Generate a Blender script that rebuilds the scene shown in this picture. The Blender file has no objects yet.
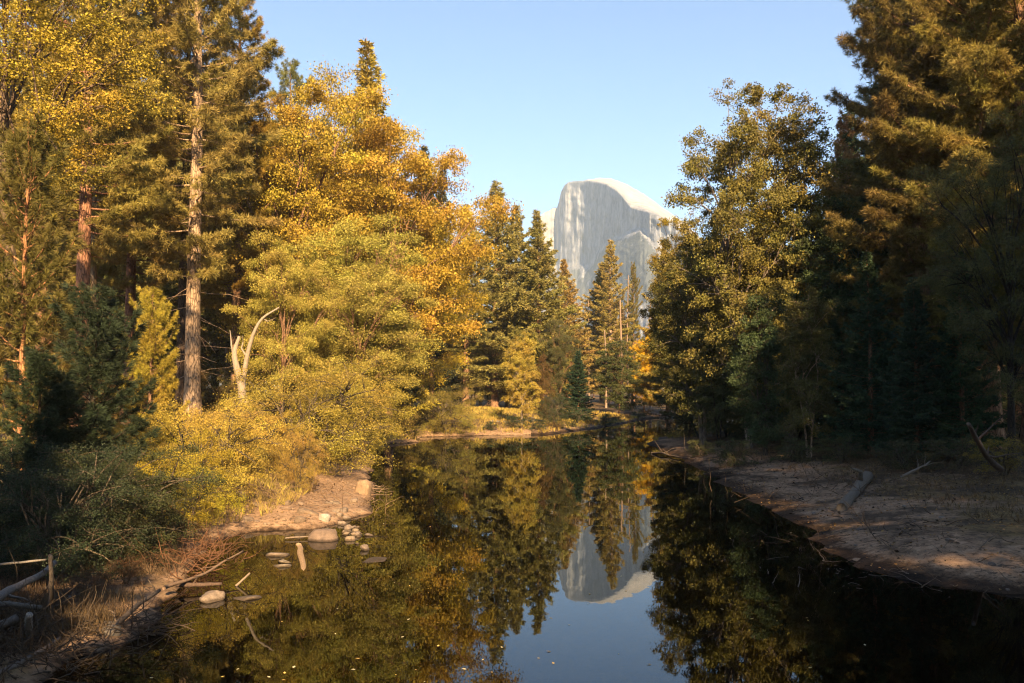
import bpy, math, random
import numpy as np
from mathutils import Vector

# ------------------------------------------------------------------ camera, world, sun, exposure
sc = bpy.context.scene
CAMZ, PITCH, FPX = 5.0, math.radians(2.9), 900.0
cd = bpy.data.cameras.new('camera'); cam = bpy.data.objects.new('camera', cd)
sc.collection.objects.link(cam); sc.camera = cam
cd.lens = FPX / 1024 * 36; cd.sensor_width = 36; cd.clip_start = 0.1; cd.clip_end = 20000
cam.location = (0, 0, CAMZ); cam.rotation_euler = (math.pi / 2 + PITCH, 0, 0)

SUN_AZ, SUN_EL = math.radians(170), math.radians(29)      # azimuth clockwise from +Y
sd = Vector((math.sin(SUN_AZ) * math.cos(SUN_EL), math.cos(SUN_AZ) * math.cos(SUN_EL), math.sin(SUN_EL)))
w = bpy.data.worlds.new('World'); sc.world = w; w.use_nodes = True
nt = w.node_tree; bg = nt.nodes['Background']
sky = nt.nodes.new('ShaderNodeTexSky'); sky.sky_type = 'NISHITA'; sky.sun_disc = False
sky.sun_elevation = SUN_EL; sky.sun_rotation = SUN_AZ
sky.air_density = 1.0; sky.dust_density = .5; sky.ozone_density = 3.0; sky.altitude = 1200
tn = nt.nodes.new('ShaderNodeMix'); tn.data_type = 'RGBA'; tn.blend_type = 'MULTIPLY'; tn.inputs[0].default_value = 1; tn.inputs[7].default_value = (.93, 1.0, 1.0, 1)
nt.links.new(sky.outputs[0], tn.inputs[6]); nt.links.new(tn.outputs[2], bg.inputs['Color']); bg.inputs['Strength'].default_value = 0.062
sl = bpy.data.lights.new('sun', 'SUN'); so = bpy.data.objects.new('sun', sl); sc.collection.objects.link(so)
sl.energy = 5.0; sl.angle = math.radians(0.5); sl.color = (1.0, 0.70, 0.37)
so.rotation_euler = sd.to_track_quat('Z', 'Y').to_euler(); so.location = (0, 0, 60)
sc.view_settings.view_transform = 'Standard'; sc.view_settings.look = 'None'
sc.view_settings.exposure = 2.0; sc.view_settings.gamma = 1; sc.view_settings.use_curve_mapping = False
sc.render.engine = 'CYCLES'
sc.cycles.filter_width = 1.15; sc.cycles.max_bounces = 8; sc.cycles.diffuse_bounces = 2; sc.cycles.glossy_bounces = 3
sc.cycles.transparent_max_bounces = 8; sc.cycles.transmission_bounces = 3; sc.cycles.volume_bounces = 0
sc.cycles.caustics_reflective = False; sc.cycles.caustics_refractive = False
C = sc.collection

# ------------------------------------------------------------------ helpers
def ray(px, py):
    a = (px - 512) / FPX; b = (341.5 - py) / FPX
    d = np.array([a, math.cos(PITCH) - b * math.sin(PITCH), math.sin(PITCH) + b * math.cos(PITCH)])
    return d
def at(px, py, d):                 # point seen at pixel, at ground distance d
    r = ray(px, py); t = d / r[1]
    return (r[0] * t, d, CAMZ + r[2] * t)
def xat(px, d, z=None):            # x of a pixel column at distance d, height z
    z = CAMZ if z is None else z
    return (px - 512) / FPX * (d * math.cos(PITCH) + (z - CAMZ) * math.sin(PITCH))
def onz(px, py, z=0.0):
    r = ray(px, py); t = (z - CAMZ) / r[2]
    return (r[0] * t, r[1] * t)

def vnoise(x, y, seed=0):
    rs = np.random.RandomState(seed); T = rs.rand(64, 64)
    x = np.asarray(x, float); y = np.asarray(y, float)
    xi = np.floor(x).astype(int); yi = np.floor(y).astype(int); fx = x - xi; fy = y - yi
    fx = fx * fx * (3 - 2 * fx); fy = fy * fy * (3 - 2 * fy)
    a = T[xi % 64, yi % 64]; b = T[(xi + 1) % 64, yi % 64]; c = T[xi % 64, (yi + 1) % 64]; d = T[(xi + 1) % 64, (yi + 1) % 64]
    return (a * (1 - fx) + b * fx) * (1 - fy) + (c * (1 - fx) + d * fx) * fy
def fbm(x, y, o=4, seed=0):
    s = 0; a = 1; n = 0
    for i in range(o):
        s = s + a * (vnoise(x * 2**i + 7.3 * i, y * 2**i + 3.1 * i, seed + i) - .5); n += a; a *= .5
    return s / n * 2
def sstep(a, b, x):
    t = np.clip((x - a) / (b - a), 0, 1); return t * t * (3 - 2 * t)

def mesh_np(name, V, F, mats, tint=None, smooth=False, matidx=None):
    """F: list of int arrays, each (n,k)"""
    me = bpy.data.meshes.new(name)
    V = np.asarray(V, np.float32)
    F = [f for f in F if len(f)]
    loops = np.concatenate([f.reshape(-1) for f in F]).astype(np.int32)
    tot = np.concatenate([np.full(len(f), f.shape[1]) for f in F]).astype(np.int32)
    start = np.concatenate([[0], np.cumsum(tot)[:-1]]).astype(np.int32)
    me.vertices.add(len(V)); me.vertices.foreach_set('co', V.reshape(-1))
    me.loops.add(len(loops)); me.loops.foreach_set('vertex_index', loops)
    me.polygons.add(len(tot)); me.polygons.foreach_set('loop_start', start); me.polygons.foreach_set('loop_total', tot)
    if smooth: me.polygons.foreach_set('use_smooth', np.ones(len(tot), bool))
    for m in (mats if isinstance(mats, (list, tuple)) else [mats]): me.materials.append(m)
    if tint is not None:
        a = me.attributes.new('tint', 'FLOAT', 'POINT'); a.data.foreach_set('value', np.asarray(tint, np.float32))
    me.update(); me.validate(); return me

def link(name, me, parent=None, loc=(0, 0, 0), color=None):
    o = bpy.data.objects.new(name, me); C.objects.link(o); o.location = loc
    if parent: o.parent = parent
    if color: o.color = (*color, 1)
    return o
def tag(o, label=None, cat=None, group=None, kind=None):
    if label: o['label'] = label
    if cat: o['category'] = cat
    if group: o['group'] = group
    if kind: o['kind'] = kind
    return o

class Tubes:
    def __init__(s): s.V = []; s.F = []; s.T = []; s.n = 0
    def add(s, P, R, k=6, tint=.5, cap=True):
        P = np.asarray(P, float); R = np.asarray(R, float); n = len(P)
        D = np.gradient(P, axis=0); D /= np.linalg.norm(D, axis=1)[:, None] + 1e-9
        up = np.array([0, 0, 1.]) if abs(D[0][2]) < .8 else np.array([1., 0, 0])
        A = np.cross(D, up); A /= np.linalg.norm(A, axis=1)[:, None] + 1e-9; B = np.cross(D, A)
        th = np.arange(k) / k * 2 * np.pi
        rr = R if R.ndim == 2 else np.repeat(R[:, None], k, 1)
        V = P[:, None] + rr[:, :, None] * (np.cos(th)[None, :, None] * A[:, None] + np.sin(th)[None, :, None] * B[:, None])
        V = V.reshape(-1, 3)
        i = np.arange(n - 1)[:, None] * k; j = np.arange(k)[None]; j2 = (j + 1) % k
        F = np.stack([i + j, i + j2, i + k + j2, i + k + j], -1).reshape(-1, 4) + s.n
        s.V.append(V); s.F.append(F); s.T.append(np.full(len(V), tint)); s.n += len(V)
        if cap:
            for e, c in ((0, P[0]), (n - 1, P[-1])):
                s.V.append(c[None]); s.T.append([tint])
                q = np.arange(k) + e * k; q2 = (np.arange(k) + 1) % k + e * k
                base = s.n - len(V)
                s.F.append(np.stack([q + base, q2 + base, np.full(k, s.n), np.full(k, s.n)], -1)[:, :3]); s.n += 1
                base = None
                # keep base offset right for the second cap
                if e == 0: V = np.vstack([V, c[None]])
        return s
    def build(s, name, mat, smooth=True):
        F4 = [f for f in s.F if f.shape[1] == 4]; F3 = [f for f in s.F if f.shape[1] == 3]
        F = []
        if F4: F.append(np.concatenate(F4))
        if F3: F.append(np.concatenate(F3))
        return mesh_np(name, np.vstack(s.V), F, mat, np.concatenate([np.asarray(t, float) for t in s.T]), smooth)

def unit(a): return a / (np.linalg.norm(a, axis=-1, keepdims=True) + 1e-9)

# ------------------------------------------------------------------ materials
def newmat(name):
    m = bpy.data.materials.new(name); m.use_nodes = True
    n = m.node_tree; n.nodes.clear(); out = n.nodes.new('ShaderNodeOutputMaterial'); return m, n, out
def N(n, t, **kw):
    x = n.nodes.new(t)
    for k, v in kw.items(): setattr(x, k, v)
    return x
def ramp(n, src, stops):
    r = N(n, 'ShaderNodeValToRGB'); n.links.new(src, r.inputs[0])
    while len(r.color_ramp.elements) < len(stops): r.color_ramp.elements.new(.5)
    for e, (p, c) in zip(r.color_ramp.elements, stops):
        e.position = p; e.color = (*c, 1) if len(c) == 3 else c
    return r
def mix(n, f, a, b, bt='MIX'):
    x = N(n, 'ShaderNodeMix', data_type='RGBA', blend_type=bt)
    for s, v in ((x.inputs[0], f), (x.inputs[6], a), (x.inputs[7], b)):
        if hasattr(v, 'links'): n.links.new(v, s)
        elif isinstance(v, (int, float)): s.default_value = v
        else: s.default_value = (*v, 1)
    return x.outputs[2]
def mth(n, op, a, b=None):
    x = N(n, 'ShaderNodeMath', operation=op)
    for i, v in enumerate((a, b)):
        if v is None: continue
        if hasattr(v, 'links'): n.links.new(v, x.inputs[i])
        else: x.inputs[i].default_value = v
    return x.outputs[0]
def noise(n, scale, detail=4, rough=.6, vec=None):
    x = N(n, 'ShaderNodeTexNoise'); x.inputs['Scale'].default_value = scale; x.inputs['Detail'].default_value = detail
    x.inputs['Roughness'].default_value = rough
    if vec is not None: n.links.new(vec, x.inputs['Vector'])
    return x.outputs['Fac']

def leaf_material(name, transl):
    m, n, out = newmat(name)
    oi = N(n, 'ShaderNodeObjectInfo'); at_ = N(n, 'ShaderNodeAttribute', attribute_name='tint')
    tc = N(n, 'ShaderNodeTexCoord')
    # leaf to leaf variation: browner / greener / brighter
    hs = N(n, 'ShaderNodeHueSaturation'); n.links.new(oi.outputs['Color'], hs.inputs['Color'])
    v = mth(n, 'ADD', mth(n, 'MULTIPLY', at_.outputs['Fac'], 1.5), .3)
    n.links.new(v, hs.inputs['Value'])
    big = noise(n, .35, 2, .5, tc.outputs['Object'])
    h = mth(n, 'ADD', mth(n, 'MULTIPLY', big, .085), .466)
    n.links.new(h, hs.inputs['Hue'])
    df = N(n, 'ShaderNodeBsdfPrincipled'); df.inputs['Roughness'].default_value = .62
    df.inputs['Specular IOR Level'].default_value = .25
    n.links.new(hs.outputs[0], df.inputs['Base Color'])
    tr = N(n, 'ShaderNodeBsdfTranslucent'); n.links.new(hs.outputs[0], tr.inputs[0])
    ms = N(n, 'ShaderNodeMixShader'); ms.inputs[0].default_value = transl
    n.links.new(df.outputs[0], ms.inputs[1]); n.links.new(tr.outputs[0], ms.inputs[2]); n.links.new(ms.outputs[0], out.inputs[0])
    return m
def bark_material(name, scale=1.0, lo=.45, hi=1.35, crack=True):
    m, n, out = newmat(name)
    oi = N(n, 'ShaderNodeObjectInfo'); tc = N(n, 'ShaderNodeTexCoord')
    mp = N(n, 'ShaderNodeMapping'); mp.inputs['Scale'].default_value = (5 * scale, 5 * scale, 1.1 * scale)
    n.links.new(tc.outputs['Object'], mp.inputs[0])
    f = noise(n, 1.6, 6, .65, mp.outputs[0])
    vo = N(n, 'ShaderNodeTexVoronoi', feature='DISTANCE_TO_EDGE'); vo.inputs['Scale'].default_value = 1.5; n.links.new(mp.outputs[0], vo.inputs['Vector'])
    cr = ramp(n, vo.outputs['Distance'], [(0, (.35 if crack else .85,) * 3), (.12, (1,) * 3)])
    vv = ramp(n, f, [(.25, (lo,) * 3), (.75, (hi,) * 3)])
    c = mix(n, 1, mix(n, 1, oi.outputs['Color'], vv.outputs[0], 'MULTIPLY'), cr.outputs[0], 'MULTIPLY')
    b = N(n, 'ShaderNodeBsdfPrincipled'); b.inputs['Roughness'].default_value = .9; b.inputs['Specular IOR Level'].default_value = .2
    n.links.new(c, b.inputs['Base Color'])
    bp = N(n, 'ShaderNodeBump'); bp.inputs['Strength'].default_value = .8; bp.inputs['Distance'].default_value = .06
    n.links.new(mth(n, 'ADD', f, cr.outputs[0]), bp.inputs['Height']); n.links.new(bp.outputs[0], b.inputs['Normal'])
    n.links.new(b.outputs[0], out.inputs[0]); return m
M_LEAF = leaf_material('leaf', .24)
M_NEEDLE = leaf_material('needle', .18)
M_BARK = bark_material('bark')
M_WOOD = bark_material('weathered_wood', 2.0, .6, 1.2, False)

def rock_material():
    m, n, out = newmat('granite_rock'); oi = N(n, 'ShaderNodeObjectInfo'); tc = N(n, 'ShaderNodeTexCoord')
    f = noise(n, 3, 8, .7, tc.outputs['Object']); g = noise(n, 40, 3, .7, tc.outputs['Object'])
    r = ramp(n, f, [(.3, (.55,) * 3), (.7, (1.25,) * 3)]); r2 = ramp(n, g, [(.4, (.8,) * 3), (.6, (1.15,) * 3)])
    c = mix(n, 1, mix(n, 1, mix(n, 1, oi.outputs['Color'], (.5, .48, .46), 'MULTIPLY'), r.outputs[0], 'MULTIPLY'), r2.outputs[0], 'MULTIPLY')
    ge = N(n, 'ShaderNodeNewGeometry'); sx = N(n, 'ShaderNodeSeparateXYZ'); n.links.new(ge.outputs['Position'], sx.inputs[0])
    wt = ramp(n, mth(n, 'ADD', sx.outputs[2], mth(n, 'MULTIPLY', f, .06)), [(.06, (.32, .29, .24)), (.11, (1, 1, 1))]); c = mix(n, 1, c, wt.outputs[0], 'MULTIPLY')
    b = N(n, 'ShaderNodeBsdfPrincipled'); b.inputs['Roughness'].default_value = .85; n.links.new(c, b.inputs['Base Color'])
    bp = N(n, 'ShaderNodeBump'); bp.inputs['Strength'].default_value = .6; bp.inputs['Distance'].default_value = .05
    n.links.new(f, bp.inputs['Height']); n.links.new(bp.outputs[0], b.inputs['Normal']); n.links.new(b.outputs[0], out.inputs[0]); return m
M_ROCK = rock_material()

def cliff_material():
    m, n, out = newmat('granite_cliff'); tc = N(n, 'ShaderNodeTexCoord'); at_ = N(n, 'ShaderNodeAttribute', attribute_name='tint')
    mp = N(n, 'ShaderNodeMapping'); mp.inputs['Scale'].default_value = (.055, .008, .0055); n.links.new(tc.outputs['Object'], mp.inputs[0])
    f = noise(n, 1.6, 8, .62, mp.outputs[0]); g = noise(n, .02, 8, .7, tc.outputs['Object'])
    r = ramp(n, f, [(.32, (.12, .14, .185)), (.42, (.20, .22, .265)), (.55, (.26, .28, .32)), (.68, (.37, .365, .36))])
    r2 = ramp(n, g, [(.35, (.62,) * 3), (.5, (.95,) * 3), (.65, (1.15,) * 3)])
    c = mix(n, 1, r.outputs[0], r2.outputs[0], 'MULTIPLY')
    mp2 = N(n, 'ShaderNodeMapping'); mp2.inputs['Scale'].default_value = (.10, .012, .010); n.links.new(tc.outputs['Object'], mp2.inputs[0])
    ck = ramp(n, noise(n, 1.3, 9, .7, mp2.outputs[0]), [(.455, (1,) * 3), (.49, (.55,) * 3), (.505, (.55,) * 3), (.54, (1,) * 3)])
    c = mix(n, .8, c, ck.outputs[0], 'MULTIPLY')
    painted_shade = ramp(n, mth(n, 'ADD', at_.outputs['Fac'], mth(n, 'MULTIPLY', mth(n, 'SUBTRACT', noise(n, .03, 6, .7, tc.outputs['Object']), .5), 1.6)), [(.45, (0,) * 3), (.6, (1,) * 3)])  # shade painted into the rock colour, broken up by noise
    pale = mth(n, 'MINIMUM', mth(n, 'MAXIMUM', mth(n, 'MULTIPLY', at_.outputs['Fac'], -1.0), 0.0), 1.0)  # negative tint: sunlit look painted as paler rock
    c = mix(n, pale, c, mix(n, 1, (.45, .43, .40), r2.outputs[0], 'MULTIPLY'))
    c = mix(n, painted_shade.outputs[0], c, (.085, .10, .11))  # blue-grey shade tone laid over the rock
    b = N(n, 'ShaderNodeBsdfPrincipled'); b.inputs['Roughness'].default_value = .95; b.inputs['Specular IOR Level'].default_value = .1
    n.links.new(c, b.inputs['Base Color'])
    bp = N(n, 'ShaderNodeBump'); bp.inputs['Strength'].default_value = .5; bp.inputs['Distance'].default_value = 9
    n.links.new(f, bp.inputs['Height']); n.links.new(bp.outputs[0], b.inputs['Normal']); n.links.new(b.outputs[0], out.inputs[0]); return m
M_CLIFF = cliff_material()

# ------------------------------------------------------------------ river shape and ground
LSH = np.array([(-10, -400), (-9, -20), (-8.3, 5), (-8.1, 15.2), (-7.9, 17.8), (-8.0, 20.6), (-8.4, 23.9), (-9.9, 28.5), (-9.3, 31.0),
                (-6.9, 32.0), (-5.9, 34), (-6.2, 40), (-7.2, 45), (-9, 60), (-11.4, 70), (-12.2, 78), (-8.5, 82), (-9, 90), (-1.3, 94), (3.6, 95.5),
                (11.6, 113), (21, 142), (35, 160), (55, 170), (120, 185), (900, 190)], float)
RSH = np.array([(9, -400), (9, -20), (13, -4), (20, 10), (18, 19), (12.6, 22.2), (11.3, 22.7), (10.0, 23.3), (9.3, 25.2), (9.6, 28.5), (10.7, 34),
                (10.6, 40), (11.0, 47), (11.7, 57), (11.9, 66), (11.8, 80), (13.5, 87), (19.8, 97), (28, 108), (46, 122), (140, 138), (900, 145)], float)
POLY = np.vstack([LSH, RSH[::-1]])
def pdist(x, y, P):
    d = np.full(x.shape, 1e9)
    for a, b in zip(P[:-1], P[1:]):
        v = b - a; t = np.clip(((x - a[0]) * v[0] + (y - a[1]) * v[1]) / (v @ v), 0, 1)
        d = np.minimum(d, np.hypot(x - a[0] - t * v[0], y - a[1] - t * v[1]))
    return d
def inside(x, y):
    c = np.zeros(x.shape, bool)
    for a, b in zip(POLY, np.roll(POLY, -1, 0)):
        if a[1] == b[1]: continue
        c ^= ((a[1] > y) != (b[1] > y)) & (x < (b[0] - a[0]) * (y - a[1]) / (b[1] - a[1]) + a[0])
    return c
def gz(x, y):
    x = np.atleast_1d(np.asarray(x, float)); y = np.atleast_1d(np.asarray(y, float))
    wx = x + fbm(x * .5, y * .5, 3, 11) * .7; wy = y + fbm(x * .5, y * .5, 3, 21) * .7
    dl = pdist(wx, wy, LSH); dr = pdist(wx, wy, RSH); ins = inside(wx, wy)
    far = sstep(62, 88, wy)
    hl = .30 * (1 - np.exp(-dl / .6)) + 1.9 * sstep(1.5, 9, dl)
    hlf = 1.6 * (1 - np.exp(-dl / 11)) + .12 * (1 - np.exp(-dl / .3))
    hl = hl * (1 - far) + hlf * far
    near = 1 - sstep(22, 28, wy)
    hl = hl * (1 - near) + near * (.25 * (1 - np.exp(-dl / .5)) + 2.0 * sstep(3, 14, dl))
    hr = .10 * (1 - np.exp(-dr / .5)) + 1.5 * (1 - np.exp(-dr / 13))
    h = np.where(dl < dr, hl, hr)
    blend = 1 - np.exp(-np.minimum(dl, dr) / 2.5)
    h = h + blend * (.22 * fbm(x * .16, y * .16, 4, 5) + .06 * fbm(x * 1.1, y * 1.1, 3, 9)) + blend * .5 * fbm(x * .03, y * .03, 3, 4)
    h = np.maximum(h, .015)
    d = np.minimum(dl, dr)
    hw = -np.minimum(1.6, .05 + .13 * d) + .10 * np.minimum(1, d) * fbm(x * .5, y * .5, 3, 8)
    return np.where(ins, np.minimum(hw, -.03), h)
def g1(x, y): return float(gz(x, y)[0])
def ong(px, py):
    z = .5
    for _ in range(12): x, y = onz(px, py, z); z = .5 * z + .5 * max(0, g1(x, y))
    return x, y, g1(x, y)

# ground grid: fine close to the river, coarse towards the horizon
gx = np.concatenate([-np.geomspace(7000, 60, 40), np.linspace(-58, -26, 60), np.linspace(-25.8, 30, 330), np.linspace(30.4, 60, 60), np.geomspace(62, 7000, 40)])
gy = np.concatenate([-np.geomspace(3000, 40, 20), np.linspace(-35, 8, 30), np.linspace(8.3, 60, 300), np.linspace(60.5, 130, 150), np.linspace(131, 260, 60), np.geomspace(265, 9000, 40)])
X, Y = np.meshgrid(gx, gy); Z = gz(X.ravel(), Y.ravel())
nx, ny = len(gx), len(gy)
i = (np.arange(ny - 1)[:, None] * nx + np.arange(nx - 1)[None]).ravel()
def ground_material():
    m, n, out = newmat('river_bank_ground'); ge = N(n, 'ShaderNodeNewGeometry'); sx = N(n, 'ShaderNodeSeparateXYZ'); n.links.new(ge.outputs['Position'], sx.inputs[0])
    pos = ge.outputs['Position']
    a = noise(n, .45, 6, .65, pos); b_ = noise(n, 3.5, 6, .7, pos); c_ = noise(n, 22, 4, .75, pos)
    sand = ramp(n, b_, [(.3, (.18, .11, .065)), (.55, (.34, .22, .135)), (.75, (.45, .31, .20))])
    litter = ramp(n, c_, [(.3, (.035, .022, .013)), (.5, (.09, .055, .03)), (.7, (.19, .12, .06))])
    straw = ramp(n, b_, [(.3, (.10, .065, .028)), (.7, (.26, .175, .07))])
    # sand on the beaches near the water, litter further up
    zf = mth(n, 'ADD', sx.outputs[2], mth(n, 'MULTIPLY', mth(n, 'SUBTRACT', a, .5), 1.3))
    sy_ = N(n, 'ShaderNodeMath', operation='MULTIPLY'); n.links.new(mth(n, 'LESS_THAN', sx.outputs[1], 27.0), sy_.inputs[0]); n.links.new(mth(n, 'LESS_THAN', sx.outputs[0], 0.0), sy_.inputs[1])
    zf = mth(n, 'ADD', zf, mth(n, 'MULTIPLY', sy_.outputs[0], .55))  # dark litter lower down on the near left bank, deepening its shade by colour
    m1 = ramp(n, zf, [(.62, (0,) * 3), (.85, (1,) * 3)])
    up = mix(n, ramp(n, a, [(.42, (0,) * 3), (.6, (1,) * 3)]).outputs[0], litter.outputs[0], straw.outputs[0])
    c = mix(n, m1.outputs[0], sand.outputs[0], up)
    # scattered dark litter on the sand
    sp = ramp(n, noise(n, 5.5, 5, .8, pos), [(.54, (0,) * 3), (.60, (.8,) * 3)])
    c = mix(n, sp.outputs[0], c, (.035, .025, .018))
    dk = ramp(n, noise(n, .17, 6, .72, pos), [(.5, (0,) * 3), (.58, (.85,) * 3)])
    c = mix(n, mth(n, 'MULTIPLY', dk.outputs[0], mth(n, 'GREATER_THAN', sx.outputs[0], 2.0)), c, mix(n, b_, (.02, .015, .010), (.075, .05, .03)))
    # wet edge and silty bed
    wet = ramp(n, mth(n, 'ADD', mth(n, 'ADD', sx.outputs[2], mth(n, 'MULTIPLY', mth(n, 'LESS_THAN', sx.outputs[0], 2.0), .13)), mth(n, 'MULTIPLY', mth(n, 'SUBTRACT', mix(n, .35, a, b_), .5), .55)), [(.0, (.16, .14, .12)), (.12, (.18, .16, .14)), (.24, (1, 1, 1))])
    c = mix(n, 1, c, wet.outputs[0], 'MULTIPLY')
    b = N(n, 'ShaderNodeBsdfPrincipled'); b.inputs['Roughness'].default_value = .9; b.inputs['Specular IOR Level'].default_value = .2
    n.links.new(c, b.inputs['Base Color'])
    bp = N(n, 'ShaderNodeBump'); bp.inputs['Strength'].default_value = .7; bp.inputs['Distance'].default_value = .08
    n.links.new(mth(n, 'ADD', b_, mth(n, 'MULTIPLY', c_, .5)), bp.inputs['Height']); n.links.new(bp.outputs[0], b.inputs['Normal'])
    n.links.new(b.outputs[0], out.inputs[0]); return m
tag(link('ground', mesh_np('ground', np.stack([X.ravel(), Y.ravel(), Z], 1), [np.stack([i, i + 1, i + nx + 1, i + nx], 1)], ground_material(), smooth=True)), kind='structure')

def water_material():
    m, n, out = newmat('still_river_water'); ge = N(n, 'ShaderNodeNewGeometry')
    mp = N(n, 'ShaderNodeMapping'); mp.inputs['Scale'].default_value = (1, .45, 1); n.links.new(ge.outputs['Position'], mp.inputs[0])
    f = noise(n, 1.3, 3, .5, mp.outputs[0]); g = noise(n, .25, 2, .5, ge.outputs['Position'])
    bp = N(n, 'ShaderNodeBump'); bp.inputs['Strength'].default_value = .08; bp.inputs['Distance'].default_value = .05
    n.links.new(mth(n, 'MULTIPLY', f, g), bp.inputs['Height'])
    gl = N(n, 'ShaderNodeBsdfGlossy'); gl.inputs['Roughness'].default_value = .012; gl.inputs['Color'].default_value = (.88, .92, .94, 1)
    tr = N(n, 'ShaderNodeBsdfTransparent'); tr.inputs[0].default_value = (.34, .25, .15, 1)
    fr = N(n, 'ShaderNodeFresnel'); fr.inputs[0].default_value = 1.34
    n.links.new(bp.outputs[0], gl.inputs['Normal']); n.links.new(bp.outputs[0], fr.inputs['Normal'])
    ms = N(n, 'ShaderNodeMixShader'); n.links.new(fr.outputs[0], ms.inputs[0]); n.links.new(tr.outputs[0], ms.inputs[1]); n.links.new(gl.outputs[0], ms.inputs[2])
    n.links.new(ms.outputs[0], out.inputs[0]); return m
tag(link('water', mesh_np('water', [(-60, -300, 0), (600, -300, 0), (600, 260, 0), (-60, 260, 0)], [np.array([[0, 1, 2, 3]])], water_material())), kind='structure')

# ------------------------------------------------------------------ granite dome and valley cliff
def interp(tab, x): t = np.array(tab, float); return np.interp(x, t[:, 0], t[:, 1])
SIL = [(470, 400), (500, 345), (525, 290), (535, 240), (539, 222), (541, 215), (545, 212), (549, 211), (553, 208), (557, 208), (558.5, 203), (561, 192), (564, 186), (568, 182.5), (574, 181), (582, 180.5), (590, 179.5), (600, 177.5),
       (612, 179), (624, 183), (636, 189), (648, 197), (658, 204), (666, 210), (676, 217), (690, 228), (720, 256), (770, 310), (820, 400)]
RIM = [(470, 400), (500, 345), (525, 290), (535, 240), (539, 222), (541, 215), (545, 212), (549, 211), (553, 208), (557, 208), (558.5, 203), (561, 192), (564, 186), (568, 182.5), (574, 181.5), (582, 181), (590, 181), (600, 182.5),
       (608, 185), (616, 190), (622, 196), (627, 203), (632, 208), (640, 210), (648, 212), (660, 217), (672, 224), (690, 237), (720, 266), (770, 320), (820, 400)]
DEP = [(470, 3500), (540, 3420), (556, 3420), (559, 3330), (566, 3270), (578, 3200), (584, 3165), (600, 2950), (625, 2560), (650, 2220), (700, 2050), (820, 1950)]
px = np.linspace(470, 820, 420)
sil = interp(SIL, px) + (fbm(px * .18, px * 0, 3, 77)) * .8; rim = np.maximum(interp(RIM, px), sil + .05); dep = interp(DEP, px)
rows = []; tv = []
nF, nS, nB = 120, 30, 12
for r in range(nF + nS + nB):
    if r < nF:
        t = (r / (nF - 1)); py = 405 + (rim - 405) * t
        d = dep.copy()
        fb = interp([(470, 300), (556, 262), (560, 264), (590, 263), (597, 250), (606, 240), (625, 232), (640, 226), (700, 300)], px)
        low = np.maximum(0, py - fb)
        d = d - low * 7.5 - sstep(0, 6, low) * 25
        amp = sstep(0, .9, (py - rim) / 12 + .1)
        d = d + amp * (15 * fbm(px * .22, py * .018, 4, 31) + 7 * fbm(px * .7, py * .05, 3, 35) + 22 * fbm(px * .06 + py * .03, py * .10 - px * .05, 4, 41))
        d += np.where(low > 0, 60 * fbm(px * .10 + py * .05, py * .05, 5, 52) * sstep(0, 20, low), 0)
        painted_shade = sstep(0, 10, low) * .62 * (1 - .75 * sstep(60, 95, low)) + .12 * sstep(596, 610, px) * sstep(215, 240, py)  # lower slope coloured darker to stand in for shade
        painted_shade = np.where(px < 558, -.55 + .8 * sstep(0, 60, low), painted_shade)  # left shoulder coloured paler, as if in sun
    elif r < nF + nS:
        t = (r - nF + 1) / nS; py = rim + (sil - rim) * (1 - (1 - t) ** 2)
        d = dep + (3560 - dep) * t * np.clip((rim - sil) / 5, .12, 1) + 14 * fbm(px * .2, np.full_like(px, t * 6), 4, 61) * np.sin(math.pi * t)
        painted_shade = np.where(px > 588, -1., -.1) * min(1, t * 4)  # sunlit top painted in as paler colour, over granite that is pale itself
    else:
        t = (r - nF - nS + 1) / nB; py = sil + (400 - sil) * t ** 1.6
        d = dep + (3560 - dep) * np.clip((rim - sil) / 5, .12, 1) + 1500 * t; painted_shade = np.full_like(px, .2)
    a = (px - 512) / FPX; b = (341.5 - py) / FPX
    ry = math.cos(PITCH) - b * math.sin(PITCH); rz = math.sin(PITCH) + b * math.cos(PITCH); tt = d / ry
    rows.append(np.stack([a * tt, d, CAMZ + rz * tt], 1)); tv.append(painted_shade)
V = np.concatenate(rows); nr = len(rows); nc = len(px)
i = (np.arange(nr - 1)[:, None] * nc + np.arange(nc - 1)[None]).ravel()
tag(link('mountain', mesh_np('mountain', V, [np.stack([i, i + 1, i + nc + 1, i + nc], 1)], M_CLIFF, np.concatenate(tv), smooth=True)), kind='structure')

pxs = np.linspace(-200, 560, 300); top = interp([(-200, 90), (60, 110), (200, 135), (300, 165), (400, 235), (470, 330), (560, 392)], pxs) + 14 * fbm(pxs * .03, pxs * 0, 4, 90)
rows = []
for r in range(70):
    t = r / 69.; py = 396 + (top - 396) * min(1, t / .8)
    d = 620 + 160 * (t / .8) ** 1.5 + 22 * fbm(pxs * .05, np.full_like(pxs, t * 4), 5, 91) + 8 * fbm(pxs * .25, np.full_like(pxs, t * 22), 4, 97)
    if t > .8: d = d + (t - .8) * 1500
    a = (pxs - 512) / FPX; b = (341.5 - py) / FPX; ry = math.cos(PITCH) - b * math.sin(PITCH); rz = math.sin(PITCH) + b * math.cos(PITCH); tt = d / ry
    rows.append(np.stack([a * tt, d, CAMZ + rz * tt - 4], 1))
V = np.concatenate(rows); nc = len(pxs); nr = 70; i = (np.arange(nr - 1)[:, None] * nc + np.arange(nc - 1)[None]).ravel()
tag(link('cliff', mesh_np('cliff', V, [np.stack([i, i + 1, i + nc + 1, i + nc], 1)], M_CLIFF, np.full(len(V), .22), smooth=True)), kind='structure')

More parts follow.
